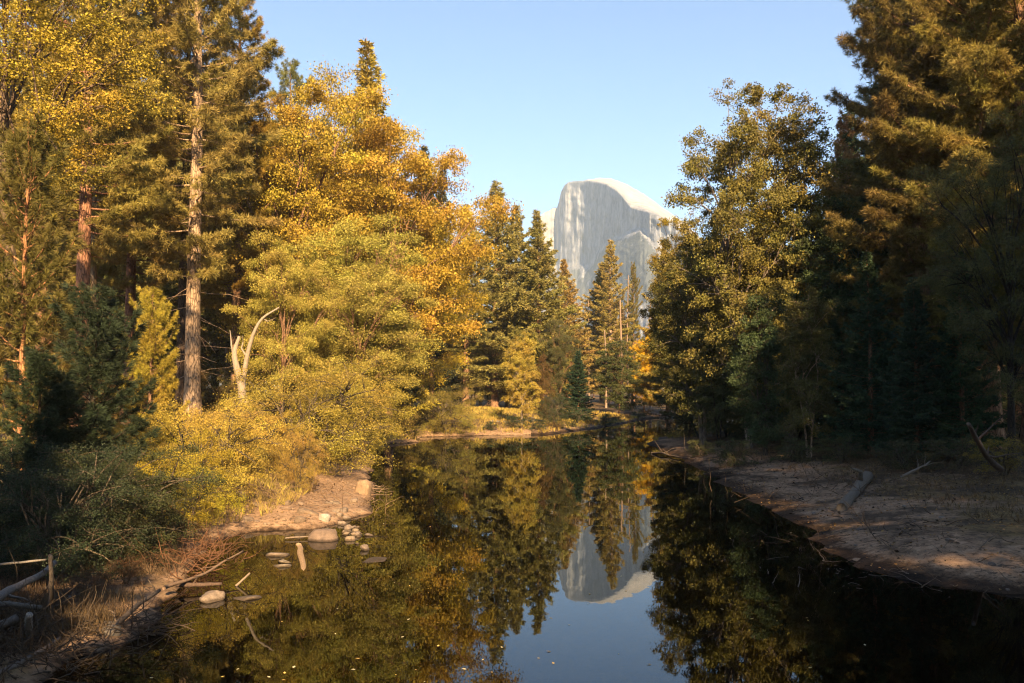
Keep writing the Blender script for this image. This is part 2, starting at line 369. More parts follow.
# ------------------------------------------------------------------ tree generators (meshes)
def spikes(rs, c, d, K, L, w, spread, tvar=.5, droop=0.):
    """K thin triangles fanning out of each point c along d"""
    n = len(c); c = np.repeat(c, K, 0); d = np.repeat(d, K, 0)
    tt = np.repeat(rs.rand(n), K) * tvar + rs.rand(n * K) * (1 - tvar)
    dd = unit(d + spread * rs.randn(n * K, 3)); dd[:, 2] -= droop; dd = unit(dd)
    ln = L * (.6 + .6 * rs.rand(n * K))[:, None]
    c = c + dd * ln * .05
    s = unit(np.cross(dd, rs.randn(n * K, 3))) * (w * (.7 + .6 * rs.rand(n * K)))[:, None] * .5
    V = np.stack([c - s * .5 , c + s * .5, c + dd * ln * .6 + s, c + dd * ln, c + dd * ln * .6 - s], 1).reshape(-1, 3)
    F = np.arange(n * K * 5).reshape(-1, 5)
    return V, F, np.repeat(tt, 5)
def leaves(rs, c, size, tints, upb=.6):
    n = len(c); nrm = unit(rs.randn(n, 3) + np.array([0, 0, upb])); a = unit(np.cross(nrm, rs.randn(n, 3))); b = np.cross(nrm, a)
    s = size * (.6 + .7 * rs.rand(n))[:, None]
    V = np.stack([c - a * s * .55, c + b * s * .32 - a * s * .05, c + a * s * .55, c - b * s * .32 - a * s * .05 + nrm * s * .1], 1).reshape(-1, 3)
    return V, np.arange(n * 4).reshape(-1, 4), np.repeat(tints, 4)

def conifer(seed, H, zb, R, nb, prof, K, L, w, spread, dens, droop=.1, r0=None, bare=.15, upt=.25, ragged=.25, dead=8):
    rs = np.random.RandomState(seed); tb = Tubes()
    t = np.linspace(0, 1, 16); r0 = r0 or H * .012
    bend = np.stack([fbm(t * 2, t * 0 + seed, 2, seed) * H * .012, fbm(t * 2, t * 0 + seed + 5, 2, seed + 3) * H * .012], 1) * t[:, None]
    TP = np.column_stack([bend, t * H]); TR = r0 * (1 - t) ** .85 + .015; TR[0] *= 1.35
    tb.add(TP, TR, 12)
    tx = lambda z: np.array([np.interp(z, TP[:, 2], TP[:, 0]), np.interp(z, TP[:, 2], TP[:, 1]), z])
    CV, CF, CT = [], [], []; cc, dd = [], []
    phi = rs.rand() * 6
    for k in range(nb):
        u = ((k + rs.rand() * .8) / nb); z = zb + (H * .985 - zb) * u ** .92
        phi += 2.4 + rs.randn() * .5
        Lb = R * prof(u) * (1 + ragged * rs.randn()); 
        Lb = min(max(Lb, .15), 1.12 * R)
        hd = np.array([math.cos(phi), math.sin(phi), 0]); el = -droop + (.9 * u ** 1.5) + rs.randn() * .10
        s = np.linspace(0, 1, 6)[:, None]; side = np.array([-hd[1], hd[0], 0]) * rs.randn() * .10
        P = tx(z) + Lb * (s * (hd * math.cos(el) + np.array([0, 0, math.sin(el)])) + s ** 2 * (side + np.array([0, 0, upt * (.5 + rs.rand())])) - np.array([0, 0, 1]) * s * droop * .8)
        tb.add(P, np.linspace(.012 * Lb + .012, .008, 6), 4, cap=False)
        n = max(3, int(dens * Lb * (1 + .35 * Lb / R)))
        ss = bare + (1 - bare) * rs.rand(n) ** .8
        q = np.stack([np.interp(ss, s[:, 0], P[:, j]) for j in range(3)], 1)
        wd = (.30 * Lb * (1.12 - ss) * np.minimum(1, ss * 3) + .08)
        lat = (rs.rand(n) * 2 - 1) * wd
        sd_ = np.array([-hd[1], hd[0], 0])
        q = q + lat[:, None] * sd_ + hd * np.abs(lat)[:, None] * .5 + np.array([0, 0, 1]) * (rs.randn(n) * .10 * min(1, Lb) - .12 * np.abs(lat))[:, None]
        cc.append(q); dd.append(unit(hd * 1. + sd_ * np.sign(lat)[:, None] * .7 + np.array([0, 0, upt])))
        for _ in range(int(Lb * 1.2)):
            e = q[rs.randint(n)]; s0 = P[rs.randint(1, 4)]; tb.add(np.array([s0, (s0 + e) / 2 + [0, 0, -.05], e]), [.012, .009, .005], 3, cap=False)
    for k in range(dead):
        z = zb * (.35 + .65 * rs.rand()); ph = rs.rand() * 6.28; l = (.5 + 1.6 * rs.rand()) * R * .4
        hd = np.array([math.cos(ph), math.sin(ph), -.15 + .25 * rs.randn()]); s = np.linspace(0, 1, 4)[:, None]
        tb.add(tx(z) + hd * l * s + np.array([0, 0, -.2 * l]) * s ** 2 + rs.randn(4, 3) * .04 * l * s, np.linspace(.03, .006, 4), 4, cap=False)
    c = np.vstack(cc); d = np.vstack(dd)
    V, F, T = spikes(rs, c, d, K, L, w, spread, .6, droop * .3)
    return tb.build('trunk', M_BARK), mesh_np('crown', V, [F], M_NEEDLE, T)

def broadleaf(seed, H, W, zc, nclump, per, leaf, flat=.55, stems=1, lump=.35, upb=.5, r0=.25, sub=9, taper=0., rc_=None, stemspread=.15, top=1.0):
    rs = np.random.RandomState(seed); tb = Tubes()
    cz = (H + zc) / 2; hz = (H - zc) / 2; rx = W / 2
    pts = []; vol = rx * rx * hz * 4.2; sp = (vol / nclump) ** (1 / 3) * .72; tries = 0
    while len(pts) < nclump and tries < nclump * 60:
        tries += 1; v = unit(rs.randn(3)); r = (.30 + .70 * rs.rand() ** .45)
        L_ = 1 + lump * math.sin(v[0] * 4 + seed) * math.cos(v[1] * 3.3 + seed * 2) + lump * .5 * rs.randn()
        p = v * r * L_ * np.array([rx, rx, hz]); p[2] += cz
        f = 1 - taper * max(0, (p[2] - zc) / (H - zc)); p[0] *= f; p[1] *= f
        if p[2] < zc * .8 or p[2] < .25: continue
        if p[2] > H * top: p[2] = H * top
        if all(np.sum((p - q) ** 2) > sp * sp for q in pts): pts.append(p)
        if tries % (nclump * 12) == 0: sp *= .8
    pts = np.array(pts); nn = np.sqrt(((pts[:, None] - pts[None]) ** 2).sum(2)); np.fill_diagonal(nn, 99); nn.sort(1); pts = pts[nn[:, 1] < 2.0 * sp]; n = len(pts); rc = rc_ or sp * .88
    # trunks
    ends = []; t = np.linspace(0, 1, 9)
    for s in range(stems):
        ph = rs.rand() * 6.28; off = stemspread * (W / 2) * np.array([math.cos(ph), math.sin(ph), 0]) * (stems > 1)
        lean = np.array([math.cos(ph), math.sin(ph), 0]) * W * (.18 if stems > 1 else .05)
        hh = H * (.80 if stems == 1 else .7) * (1 - .15 * rs.rand())
        P = off * .3 + lean * t[:, None] ** 1.3 + np.array([0, 0, hh]) * t[:, None]
        P[:, :2] += np.stack([fbm(t * 3, t * 0 + s, 2, seed + s), fbm(t * 3, t * 0 + s + 9, 2, seed + s + 3)], 1) * W * .05 * t[:, None]
        Rr = r0 / math.sqrt(stems) * (1 - t) ** .8 + .02; Rr[0] *= 1.3
        tb.add(P, Rr, 9); ends.append((P, Rr))
    # main limbs: gather clumps
    nm = max(4, n // 7); cen = pts[rs.choice(n, min(nm, n), replace=False)].copy()
    for _ in range(5):
        a = np.argmin(((pts[:, None] - cen[None]) ** 2).sum(2), 1)
        for j in range(len(cen)):
            if (a == j).any(): cen[j] = pts[a == j].mean(0)
    s5 = np.linspace(0, 1, 6)[:, None]
    for j, ce in enumerate(cen):
        P, Rr = ends[rs.randint(stems)]
        za = np.clip(zc * .7 + (ce[2] - zc) * .55, H * .08, P[-1, 2] * .97); k = np.array([np.interp(za, P[:, 2], P[:, q]) for q in range(3)])
        ra = np.interp(za, P[:, 2], Rr)
        e = k + (ce - k) * .8; Q = k + (e - k) * s5 + np.array([0, 0, 1]) * (np.linalg.norm(e - k) * .12) * np.sin(s5 * 3.1) + rs.randn(6, 3) * .03 * np.linalg.norm(e - k) * s5
        tb.add(Q, np.linspace(min(ra * .7, r0 * .45), .03 + r0 * .06, 6), 6, cap=False)
        for ci in np.where(a == j)[0]:
            s0 = Q[rs.randint(2, 6)]; e = pts[ci]; D = np.linalg.norm(e - s0)
            tb.add(s0 + (e - s0) * s5 + np.array([0, 0, .08 * D]) * np.sin(s5 * 3.1) + rs.randn(6, 3) * .04 * D * s5 * (1 - s5), np.linspace(.03 + r0 * .07, .012, 6), 4, cap=False)
    C_, T_ = [], []
    for ci, p in enumerate(pts):
        ct = rs.rand(); sc_ = rc * (.7 + .6 * rs.rand())
        sb = unit(rs.randn(sub, 3)) * (rs.rand(sub, 1) ** .4) * sc_ * np.array([1, 1, flat]); sb[:, 2] -= .1 * (sb[:, 0] ** 2 + sb[:, 1] ** 2) / sc_
        for q in sb:
            tb.add(np.array([p, p + q * .5 + rs.randn(3) * .04 * sc_, p + q]), [.012, .009, .004], 3, cap=False)
            m = int(per / sub * (.5 + rs.rand())); 
            l = rs.randn(m, 3) * sc_ * np.array([.22, .22, .15]) ; l[:, 2] -= .25 * np.abs(l[:, 0] + l[:, 1])
            C_.append(p + q + l); T_.append(.25 * ct + .25 * rs.rand() + .5 * rs.rand(m))
    V, F, T = leaves(rs, np.vstack(C_), leaf, np.concatenate(T_), upb)
    return tb.build('trunk', M_BARK), mesh_np('crown', V, [F], M_LEAF, T)

P_FIR = lambda u: (1 - u) ** .72 * (.75 + .25 * min(1, u * 6)) + .03
P_SPIRE = lambda u: (1 - u) ** .9 * .95 + .07
P_FIRW = lambda u: (1 - u) ** .95 * (.8 + .2 * min(1, u * 6)) + .025
P_PINE = lambda u: (math.sin(math.pi * (u * .80 + .17)) ** .7) * (1 - .35 * u)
P_YPINE = lambda u: (1 - u) ** .6 * .95 + .08
PR = {}
def proto(k):
    if k in PR: return PR[k]
    b = k[:-1]; s = int(k[-1])
    if b == 'pine':   o = (conifer(100 + s, 44, (10, 12, 6)[s], (4.9, 4.9, 5.6)[s], (190, 190, 250)[s], P_PINE, 26, .36, .024, 1.3, (12, 12, 12)[s], .12, .52, .25, .3, .35, 26), 44)
    if b == 'fpine':  o = (conifer(120 + s, 36, 4 + 3 * s, 4.0, 170, P_PINE if s == 0 else P_FIR, 13, .38, .05, .9, 12, .10, .42, .2, .28, .35, 14), 36)
    if b == 'fir':    o = (conifer(140 + s, 36, 2.5 + 1.5 * s, 5.8, 270, P_FIRW, 9, .44, .075, .8, 11, .10, .38, .12, .25, .3, 6), 36)
    if b == 'spire':  o = (conifer(160 + s, 30, 1.0, (4.0, 3.6)[s], (190, 260)[s], P_SPIRE, 9, .36, .07, .8, 12, .06, .3, .05, .3, .2, 4), 30)
    if b == 'ypine':  o = (conifer(180 + s, 11, .8, 2.5, 85, P_YPINE, 30, .26, .013, .55, 20, .0, .13, .15, .45, .22, 5), 11)
    if b == 'oak':    o = (broadleaf(200 + s, 24, 14, 5.5, 105, 1050, .165, .34, 1 + (s == 2), .42, .8, .42, 13), 24)
    if b == 'cot':    o = (broadleaf(220 + s, 24, 10.5, 4, 150, 720, .15, .85, 2, .35, .2, .30, 8, .25, 1.05), 24)
    if b == 'slim':   o = (broadleaf(240 + s, 14, 6.0, 2.0, 65, 700, .135, .7, 2, .3, .3, .12, 8, .45), 14)
    if b == 'shrub':  o = (broadleaf(260 + s, 4.5, 5.6, .2, 60, 760, .05, .6, 6, .3, .4, .10, 8), 4.5)
    if b == 'bush':   o = (broadleaf(280 + s, 1.8, 2.8, .05, 26, 330, .05, .6, 6, .35, .4, .04, 7), 1.8)
    if b == 'near':   o = (broadleaf(300 + s, 22, 10, (11, 5)[s], (95, 130)[s], 1000, .082, .5, 1, .4, .4, .30, 9), 22)
    PR[k] = o; return o

GOLD, YG, OLIVE = (.36, .245, .034), (.32, .25, .057), (.24, .19, .035)
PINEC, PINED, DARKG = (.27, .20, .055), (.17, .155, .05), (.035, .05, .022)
BROWN, YELLOW = (.20, .10, .03), (.60, .36, .02)
BO, BP, BG, BD = (.30, .17, .10), (.36, .26, .18), (.13, .10, .07), (.05, .038, .028)
rng = random.Random(5)
def tree(kind, px, d, top=None, H=None, name='pine_tree', cat='pine tree', label='', group=None, col=PINEC, bark=BO, wide=1., rot=None, x=None):
    (tm, cm), h0 = proto(kind)
    if x is None: x = xat(px, d)
    z = max(g1(x, d), 0) - .08
    if top is not None: H = at(px, top, d)[2] - z
    s = H / h0
    r = bpy.data.objects.new(name, None); C.objects.link(r); r.empty_display_size = .5
    r.location = (x, d, z); r.scale = (s * wide, s * wide, s); r.rotation_euler = (0, 0, rot if rot is not None else rng.random() * 6.28)
    tag(r, label, cat, group)
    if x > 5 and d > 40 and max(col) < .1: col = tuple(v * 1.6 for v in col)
    j = lambda c: tuple(max(0, v * (1 + .12 * (rng.random() - .5))) for v in c)
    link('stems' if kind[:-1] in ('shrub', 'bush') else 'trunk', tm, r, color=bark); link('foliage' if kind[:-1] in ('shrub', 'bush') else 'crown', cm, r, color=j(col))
    return r

# ------------------------------------------------------------------ left bank trees
FR = dict(name='pine_tree', cat='pine tree')
tree('pine0', 193, 58, H=44, label='tallest pine with thick pale bare trunk among bushes left of the dead forked tree', bark=(.46, .32, .21), **FR)
tree('pine1', 181, 64, H=40, label='thin dark-trunked pine close behind the thick pale pine trunk', bark=(.12, .08, .06), wide=.75, **FR)
tree('pine1', 80, 52, H=40, label='pine with stout reddish trunk behind the overhanging broadleaf branches at upper left', bark=(.40, .20, .12), **FR)
tree('pine0', 91, 60, H=36, label='slender pale-trunked pine beside the stout reddish trunk', bark=(.42, .30, .20), wide=.7, **FR)
tree('pine1', 128, 66, H=38, label='red-brown pine trunk between the reddish trunk and the tallest pine', bark=(.28, .14, .09), **FR)
tree('pine0', 236, 74, H=38, label='golden-brown pine right of the tallest pine, its crown against open sky', col=(.27, .16, .03), **FR)
tree('pine1', 40, 72, H=38, label='brown-green pine far back at the left edge of the forest', **FR)
tree('pine0', 285, 92, top=60, label='pine behind the dead forked tree with a broken sunlit crown', col=PINED, **FR)
tree('ypine0', 22, 31, top=125, name='pine_tree', cat='pine tree', label='young pine with slim orange trunk and shaggy needles at the left edge', bark=(.5, .24, .12), col=(.13, .11, .03), wide=.85)
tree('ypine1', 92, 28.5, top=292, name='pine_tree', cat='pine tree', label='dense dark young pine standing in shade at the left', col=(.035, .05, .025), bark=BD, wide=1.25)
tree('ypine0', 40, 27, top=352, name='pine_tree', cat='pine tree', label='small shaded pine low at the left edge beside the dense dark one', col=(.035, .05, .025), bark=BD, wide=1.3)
tree('ypine1', 150, 41, top=292, name='pine_tree', cat='pine tree', label='small sunlit golden-green pine in front of the tallest trunk', col=(.36, .26, .04), wide=.95)
tree('near0', 14, 34, H=23, name='oak_tree', cat='oak tree', label='leafy yellow-green oak whose branches overhang the upper left corner', col=(.32, .23, .03), bark=(.2, .14, .10), wide=1.1)
tree('oak0', 285, 76, top=92, name='oak_tree', cat='oak tree', label='golden oak with open top above the dead forked tree', col=GOLD, wide=.85)
tree('oak1', 333, 86, top=88, name='oak_tree', cat='oak tree', label='golden oak just left of the pointed cedar top', col=(.34, .22, .035), wide=.75)
tree('oak2', 388, 84, top=112, name='oak_tree', cat='oak tree', label='broad golden oak right of the pointed cedar top', col=GOLD, wide=.9)
tree('oak0', 432, 99, top=203, name='oak_tree', cat='oak tree', label='rounded bright golden oak sloping down to the riverside', col=(.40, .27, .03), wide=.78, rot=2.)
tree('oak1', 352, 68, top=215, name='oak_tree', cat='oak tree', label='yellow-green layered oak at the middle of the sunlit left bank', col=YG, wide=.95)
tree('oak2', 282, 60, top=238, name='oak_tree', cat='oak tree', label='yellow-green oak with level sprays right behind the dead forked tree', col=YG, wide=.75)
tree('oak1', 362, 64, top=262, name='oak_tree', cat='oak tree', label='low spreading yellow-green oak leaning over the water', col=YG, wide=1.15, rot=1.)
tree('spire0', 366, 90, top=38, name='cedar_tree', cat='cedar', label='pointed cedar spire highest above the golden oaks', col=(.30, .22, .04), wide=1.2)
tree('spire1', 423, 135, top=143, name='fir_tree', cat='fir', label='dark pointed fir peeking over the golden oaks, the left one of a pair', col=(.045, .055, .025))
tree('spire0', 441, 140, top=163, name='fir_tree', cat='fir', label='dark fir right of its slightly taller twin above the golden oak', col=(.055, .06, .025), wide=.9)
# centre conifers
tree('fpine1', 466, 138, top=203, name='fir_tree', cat='fir', label='leftmost of the row of pointed firs standing upriver', col=(.24, .20, .06), wide=1.35)
tree('fir0', 495, 142, top=178, name='fir_tree', cat='fir', label='tallest wide pointed fir in the centre of the valley', col=(.27, .21, .06), wide=1.4)
tree('fir1', 516, 150, top=203, name='fir_tree', cat='fir', label='slim fir pressed against the right side of the tallest centre fir', col=(.27, .20, .06), wide=1.3)
tree('fir1', 538, 140, top=208, name='fir_tree', cat='fir', label='pointed fir whose tip touches the left shoulder of the granite dome', col=(.26, .21, .06), wide=1.35)
tree('fir0', 566, 176, top=258, name='fir_tree', cat='fir', label='small fir standing alone in front of the foot of the dome', col=(.32, .22, .06), wide=1.3)
tree('fpine1', 611, 180, top=238, name='pine_tree', cat='pine tree', label='thin-crowned pine in front of the dome face, taller of a pair', col=(.31, .22, .07), bark=(.50, .34, .24), wide=1.2)
tree('fir1', 602, 190, top=262, name='fir_tree', cat='fir', label='shorter fir tucked left of the thin-crowned pine before the dome', col=(.30, .22, .06), wide=1.5)
tree('fpine0', 634, 185, top=262, name='pine_tree', cat='pine tree', label='narrow pine between the thin-crowned pine and the right bank trees', col=(.09, .075, .02), wide=.6)
tree('fir0', 668, 150, top=246, name='fir_tree', cat='fir', label='brown-green fir beside the left edge of the right bank trees', col=(.32, .22, .05), wide=1.3)
# low centre trees
tree('slim0', 452, 150, top=318, name='willow_tree', cat='willow', label='light yellow-green willow left of the small slender tree', col=YG, wide=1.4)
tree('slim1', 490, 155, top=318, name='willow_tree', cat='willow', label='broad yellow-green willow thicket under the tallest centre fir', col=YG, wide=1.5)
tree('slim0', 522, 101, top=335, name='young_tree', cat='tree', label='small slender yellow-green tree with pale trunk above the gravel bar', col=(.33, .24, .05), bark=(.5, .4, .3), wide=.95)
tree('oak0', 560, 122, top=322, name='oak_tree', cat='oak tree', label='dark rounded tree right behind the small slender one', col=(.05, .05, .018), wide=.65)
tree('spire1', 578, 116, top=350, name='fir_tree', cat='fir', label='dense dark green cone-shaped young fir by the far bend', col=(.022, .045, .022), wide=1.9)
tree('slim1', 618, 140, top=338, name='young_tree', cat='tree', label='dark green bushy tree at the river bend under the bare snags', col=(.05, .055, .018), wide=1.5)
tree('slim0', 644, 152, top=335, name='poplar_tree', cat='poplar', label='bright yellow poplar at the river bend', col=YELLOW, wide=.85)
tree('slim1', 543, 104, top=352, name='shrub', cat='shrub', label='brownish shrub against the dark cone-shaped fir', col=(.10, .06, .02), wide=.6)
# willows and shrubs on the left bank
SH = dict(name='shrub', cat='shrub')
shr = [('shrub0', 308, 47, 362, 1.2, (0.28, 0.22, 0.039), 'large rounded yellow-green willow shrub right of the dead forked tree'),
 ('shrub1', 345, 57, 362, 1.1, (0.28, 0.22, 0.039), 'willow shrub half hidden behind the large rounded one'),
 ('shrub1', 200, 33, 395, 1.0, (.38, .28, .05), 'bright yellow leafy shrub under the tallest trunk'),
 ('shrub0', 228, 38, 405, 1.1, (.36, .26, .06), 'golden shrub between the bright yellow shrub and the dead forked tree'),
 ('shrub0', 185, 29.5, 440, .9, (0.34, 0.25, 0.026), 'yellow-green shrub lowest in front at the edge of the shade'),
 ('shrub1', 262, 42, 410, .9, (0.34, 0.23, 0.039), 'tan and golden shrub at the foot of the dead forked tree'),
 ('shrub0', 362, 66, 388, 1.0, (0.28, 0.21, 0.039), 'willow shrub at the bend of the left bank'),
 ('shrub1', 398, 97, 390, 1.1, (.22, .17, .03), 'light willow shrub beside the dark river inlet'),
 ('shrub0', 448, 92, 385, 1.1, (0.22, 0.17, 0.039), 'olive shrub right of the dark river inlet'),
 ('shrub1', 300, 38.5, 428, .6, (0.31, 0.21, 0.052), 'wispy tan shrub above the boulders at the water'),
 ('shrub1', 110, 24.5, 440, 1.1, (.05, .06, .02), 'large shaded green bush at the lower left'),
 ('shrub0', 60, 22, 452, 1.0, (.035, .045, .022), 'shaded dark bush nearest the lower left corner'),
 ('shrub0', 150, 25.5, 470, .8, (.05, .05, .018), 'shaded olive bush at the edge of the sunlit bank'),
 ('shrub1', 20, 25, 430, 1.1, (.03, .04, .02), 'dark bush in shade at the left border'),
 ('shrub1', 555, 101.5, 392, .75, (.045, .055, .02), 'low dark green willow clump on the far gravel shore'),
 ('bush0', 430, 97, 404, 1.2, (.04, .045, .02), 'dark low bush in the shaded inlet'),
 ('bush1', 178, 28, 505, 1.1, (.16, .09, .04), 'rusty dry bush at the waters edge left of the sandy spit'),
 ('bush0', 95, 20.5, 575, 1.2, (.11, .055, .035), 'reddish low bush above the brushwood at lower left'),
 ('bush1', 60, 19, 590, 1.2, (.09, .055, .035), 'brown low bush beside the fallen grey trunk'),
 ('bush0', 130, 22, 560, 1.0, (.10, .055, .03), 'rust-brown bush right beside the reddish one')]
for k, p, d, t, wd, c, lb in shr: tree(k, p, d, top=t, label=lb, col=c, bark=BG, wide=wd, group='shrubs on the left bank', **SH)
# more bushes edging the left bank
rb = random.Random(9)
for k in range(26):
    y = 30 + 62 * rb.random() ** 1.0
    xs = np.interp(y, LSH[1:20, 1], LSH[1:20, 0]); x = xs - 3.0 - 14 * rb.random()
    tree('bush%d' % (k % 2), 0, y, H=.8 + 1.3 * rb.random(), x=x, label='small golden-green bush among the undergrowth of the sunlit left bank', group='undergrowth bushes of the left bank', col=rb.choice([YG, OLIVE, (.22, .14, .04), GOLD]), bark=BG, wide=1.1, **SH)

# ------------------------------------------------------------------ right bank trees
tree('cot0', 752, 64, top=92, name='cottonwood_tree', cat='cottonwood', label='tall open cottonwood standing highest against the sky right of the dome', col=(.15, .12, .03), bark=(.28, .22, .17), wide=.92)
tree('cot1', 790, 67, top=112, name='cottonwood_tree', cat='cottonwood', label='cottonwood with golden-lit crown right beside the tallest one', col=(.19, .13, .03), bark=(.28, .22, .17), wide=1.0)
tree('cot1', 703, 70, top=238, name='cottonwood_tree', cat='cottonwood', label='lower cottonwood at the left edge of the right bank trees', col=(.11, .095, .025), bark=(.28, .22, .17), wide=1.05, rot=1)
tree('cot0', 684, 88, top=222, name='cottonwood_tree', cat='cottonwood', label='golden-lit leafy tree farthest left on the right bank', col=(.24, .16, .02), bark=BG, wide=.8, rot=3)
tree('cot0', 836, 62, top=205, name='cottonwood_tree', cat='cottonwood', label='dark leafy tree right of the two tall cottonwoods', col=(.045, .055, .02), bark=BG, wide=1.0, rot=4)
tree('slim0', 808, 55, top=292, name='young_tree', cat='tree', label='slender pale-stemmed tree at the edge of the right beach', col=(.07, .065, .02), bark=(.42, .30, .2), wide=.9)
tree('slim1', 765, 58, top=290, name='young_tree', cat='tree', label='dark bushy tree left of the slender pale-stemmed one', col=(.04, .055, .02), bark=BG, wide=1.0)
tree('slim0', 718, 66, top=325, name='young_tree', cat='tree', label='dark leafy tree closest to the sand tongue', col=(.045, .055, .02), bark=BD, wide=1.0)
tree('fpine0', 848, 88, top=112, name='pine_tree', cat='pine tree', label='rusty brown pine between the cottonwoods and the big dark pines', col=(.32, .16, .06), wide=.9)
tree('pine2', 925, 56, H=41, label='big dark pine at the left of the tall group on the right', col=(.15, .11, .03), bark=BO, wide=1.0, rot=1.0, **FR)
tree('pine2', 962, 62, H=44, label='big pine second from the left in the tall group on the right', col=(.18, .14, .04), bark=BO, wide=1.0, **FR)
tree('pine2', 992, 52, H=42, label='big pine with orange sunlit trunk near the right border', col=(.20, .16, .04), bark=(.5, .28, .16), wide=1.0, **FR)
tree('pine2', 1032, 50, H=42, label='golden-tipped pine cut off by the right border', col=(.22, .17, .04), bark=BO, **FR)
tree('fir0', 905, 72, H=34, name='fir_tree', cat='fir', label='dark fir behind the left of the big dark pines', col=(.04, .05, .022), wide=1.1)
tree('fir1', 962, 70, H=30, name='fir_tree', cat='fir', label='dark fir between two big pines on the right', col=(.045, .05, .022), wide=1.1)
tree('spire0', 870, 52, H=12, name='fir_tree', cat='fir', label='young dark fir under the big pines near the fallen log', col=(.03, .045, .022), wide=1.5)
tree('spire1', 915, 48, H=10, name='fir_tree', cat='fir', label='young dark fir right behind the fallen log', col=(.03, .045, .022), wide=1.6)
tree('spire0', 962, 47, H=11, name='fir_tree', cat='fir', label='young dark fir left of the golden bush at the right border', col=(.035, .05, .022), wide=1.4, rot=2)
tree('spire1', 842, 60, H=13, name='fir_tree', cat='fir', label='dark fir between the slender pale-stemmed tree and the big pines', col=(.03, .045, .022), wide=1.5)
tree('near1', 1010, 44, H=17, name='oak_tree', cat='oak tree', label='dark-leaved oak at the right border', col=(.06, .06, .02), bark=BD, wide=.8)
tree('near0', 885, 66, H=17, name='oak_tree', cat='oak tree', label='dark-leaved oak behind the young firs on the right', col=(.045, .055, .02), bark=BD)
rshr = [('bush0', 1003, 40, 1.6, (.22, .16, .03), 'golden low bush by the right border above the beach'),
 ('bush1', 735, 54, 1.7, (.05, .055, .02), 'dark bush behind the sand tongue'),
 ('bush0', 840, 50, 1.5, (.05, .055, .02), 'dark bush left of the fallen log'),
 ('bush1', 790, 53, 1.5, (.05, .055, .02), 'dark bush under the slender pale-stemmed tree'),
 ('bush1', 905, 45, 1.6, (.05, .05, .02), 'dark bush right of the fallen log'),
 ('bush0', 955, 43, 1.6, (.05, .05, .02), 'dark bush between the log and the golden bush'),
 ('bush1', 700, 62, 1.2, (.05, .055, .02), 'dark bush at the tip of the right bank')]
for k, p, d, h, c, lb in rshr: tree(k, p, d, H=h, label=lb, col=c, bark=BG, wide=1.2, group='bushes along the right beach', **SH)
# shaded undergrowth and back rows on the right
for k in range(16):
    tree('shrub%d' % (k % 2), 700 + 22 * k + rb.random() * 10, 60 + 22 * rb.random(), H=3 + 2.5 * rb.random(), label='dark shrub in the shaded undergrowth of the right bank', group='shaded shrubs of the right bank', col=(.04, .05, .02), bark=BD, wide=1.2, **SH)
for k in range(22):
    d = 76 + 55 * rb.random(); p = 690 + 17 * k + rb.random() * 14
    kk = rb.choice(['fir0', 'fir1', 'fpine0', 'spire1'])
    if g1(xat(p, d), d) < .2: continue
    top = 240 + 40 * rb.random() if p < 850 else 60 + 120 * rb.random()
    tree(kk, p, d, top=top, name='fir_tree', cat='fir', label='conifer in the shaded forest behind the front trees of the right bank', group='back forest of the right bank', col=rb.choice([PINED, DARKG, (.09, .075, .02)]), wide=1.1)
# back rows left
for k in range(26):
    d = 88 + 70 * rb.random(); p = -20 + 17.5 * k + rb.random() * 14
    kk = rb.choice(['fpine0', 'fpine1', 'fir1', 'fir0'])
    top = {0: 20, 1: 45, 2: 100, 3: 165}[min(3, int(max(p, 0) // 110))] + 50 * rb.random()
    tree(kk, p, d, top=top, name='pine_tree', cat='pine tree', label='conifer in the forest behind the sunlit front trees of the left bank', group='back forest of the left bank', col=rb.choice([PINED, PINEC, (.15, .10, .025)]), wide=1.0)
for k in range(16):
    p = 440 + 13 * k + rb.random() * 8; d = 150 + 40 * rb.random()
    if 545 < p < 642: continue
    tree(rb.choice(['slim0', 'slim1', 'oak0', 'oak2']), p, d, top=300 + 45 * rb.random(), name='young_tree', cat='tree', label='leafy golden tree of the thicket under the centre conifers', group='thicket at the river bend', col=rb.choice([YG, OLIVE, GOLD]), wide=1.15)
for k in range(9):
    p = 715 + 24 * k + rb.random() * 8; d = 70 + 12 * rb.random()
    tree(rb.choice(['oak0', 'cot1', 'near0']), p, d, top=225 + 40 * rb.random(), name='oak_tree', cat='oak tree', label='leafy tree in the deep shade behind the cottonwoods', group='shaded leafy trees of the right bank', col=rb.choice([OLIVE, (.14, .12, .035), (.24, .16, .04)]), bark=(.22, .17, .13), wide=1.0)
for k in range(5):
    p = 925 + 32 * k; d = 68 + 8 * rb.random()
    tree('pine2', p, d, H=44 + 4 * rb.random(), name='pine_tree', cat='pine tree', label='tall pine in the row behind the big pines at upper right', group='second row of pines on the right', col=rb.choice([PINED, (.13, .11, .04), (.19, .14, .04)]), bark=BO)
for k in range(18):
    y = 92 + 26 * rb.random(); x = -10 + 36 * rb.random()
    if g1(x, y) < .25: continue
    tree('bush%d' % (k % 2), 0, y, H=.8 + 1.5 * rb.random(), x=x, label='low bush on the grassy far bank at the river bend', group='low bushes of the far bank', col=rb.choice([DARKG, OLIVE, (.12, .07, .03)]), bark=BG, wide=1.2, **SH)
for k in range(30):
    p = -10 + 14.5 * k + rb.random() * 10; d = 64 + 34 * rb.random()
    if g1(xat(p, d), d) < .4: continue
    tree('shrub%d' % (k % 2), p, d, H=2.6 + 2.6 * rb.random(), label='shrub of the undergrowth between the trunks of the left forest', group='undergrowth shrubs of the left forest', col=rb.choice([OLIVE, (.14, .12, .04), (.20, .12, .04)]), bark=BD, wide=1.2, **SH)
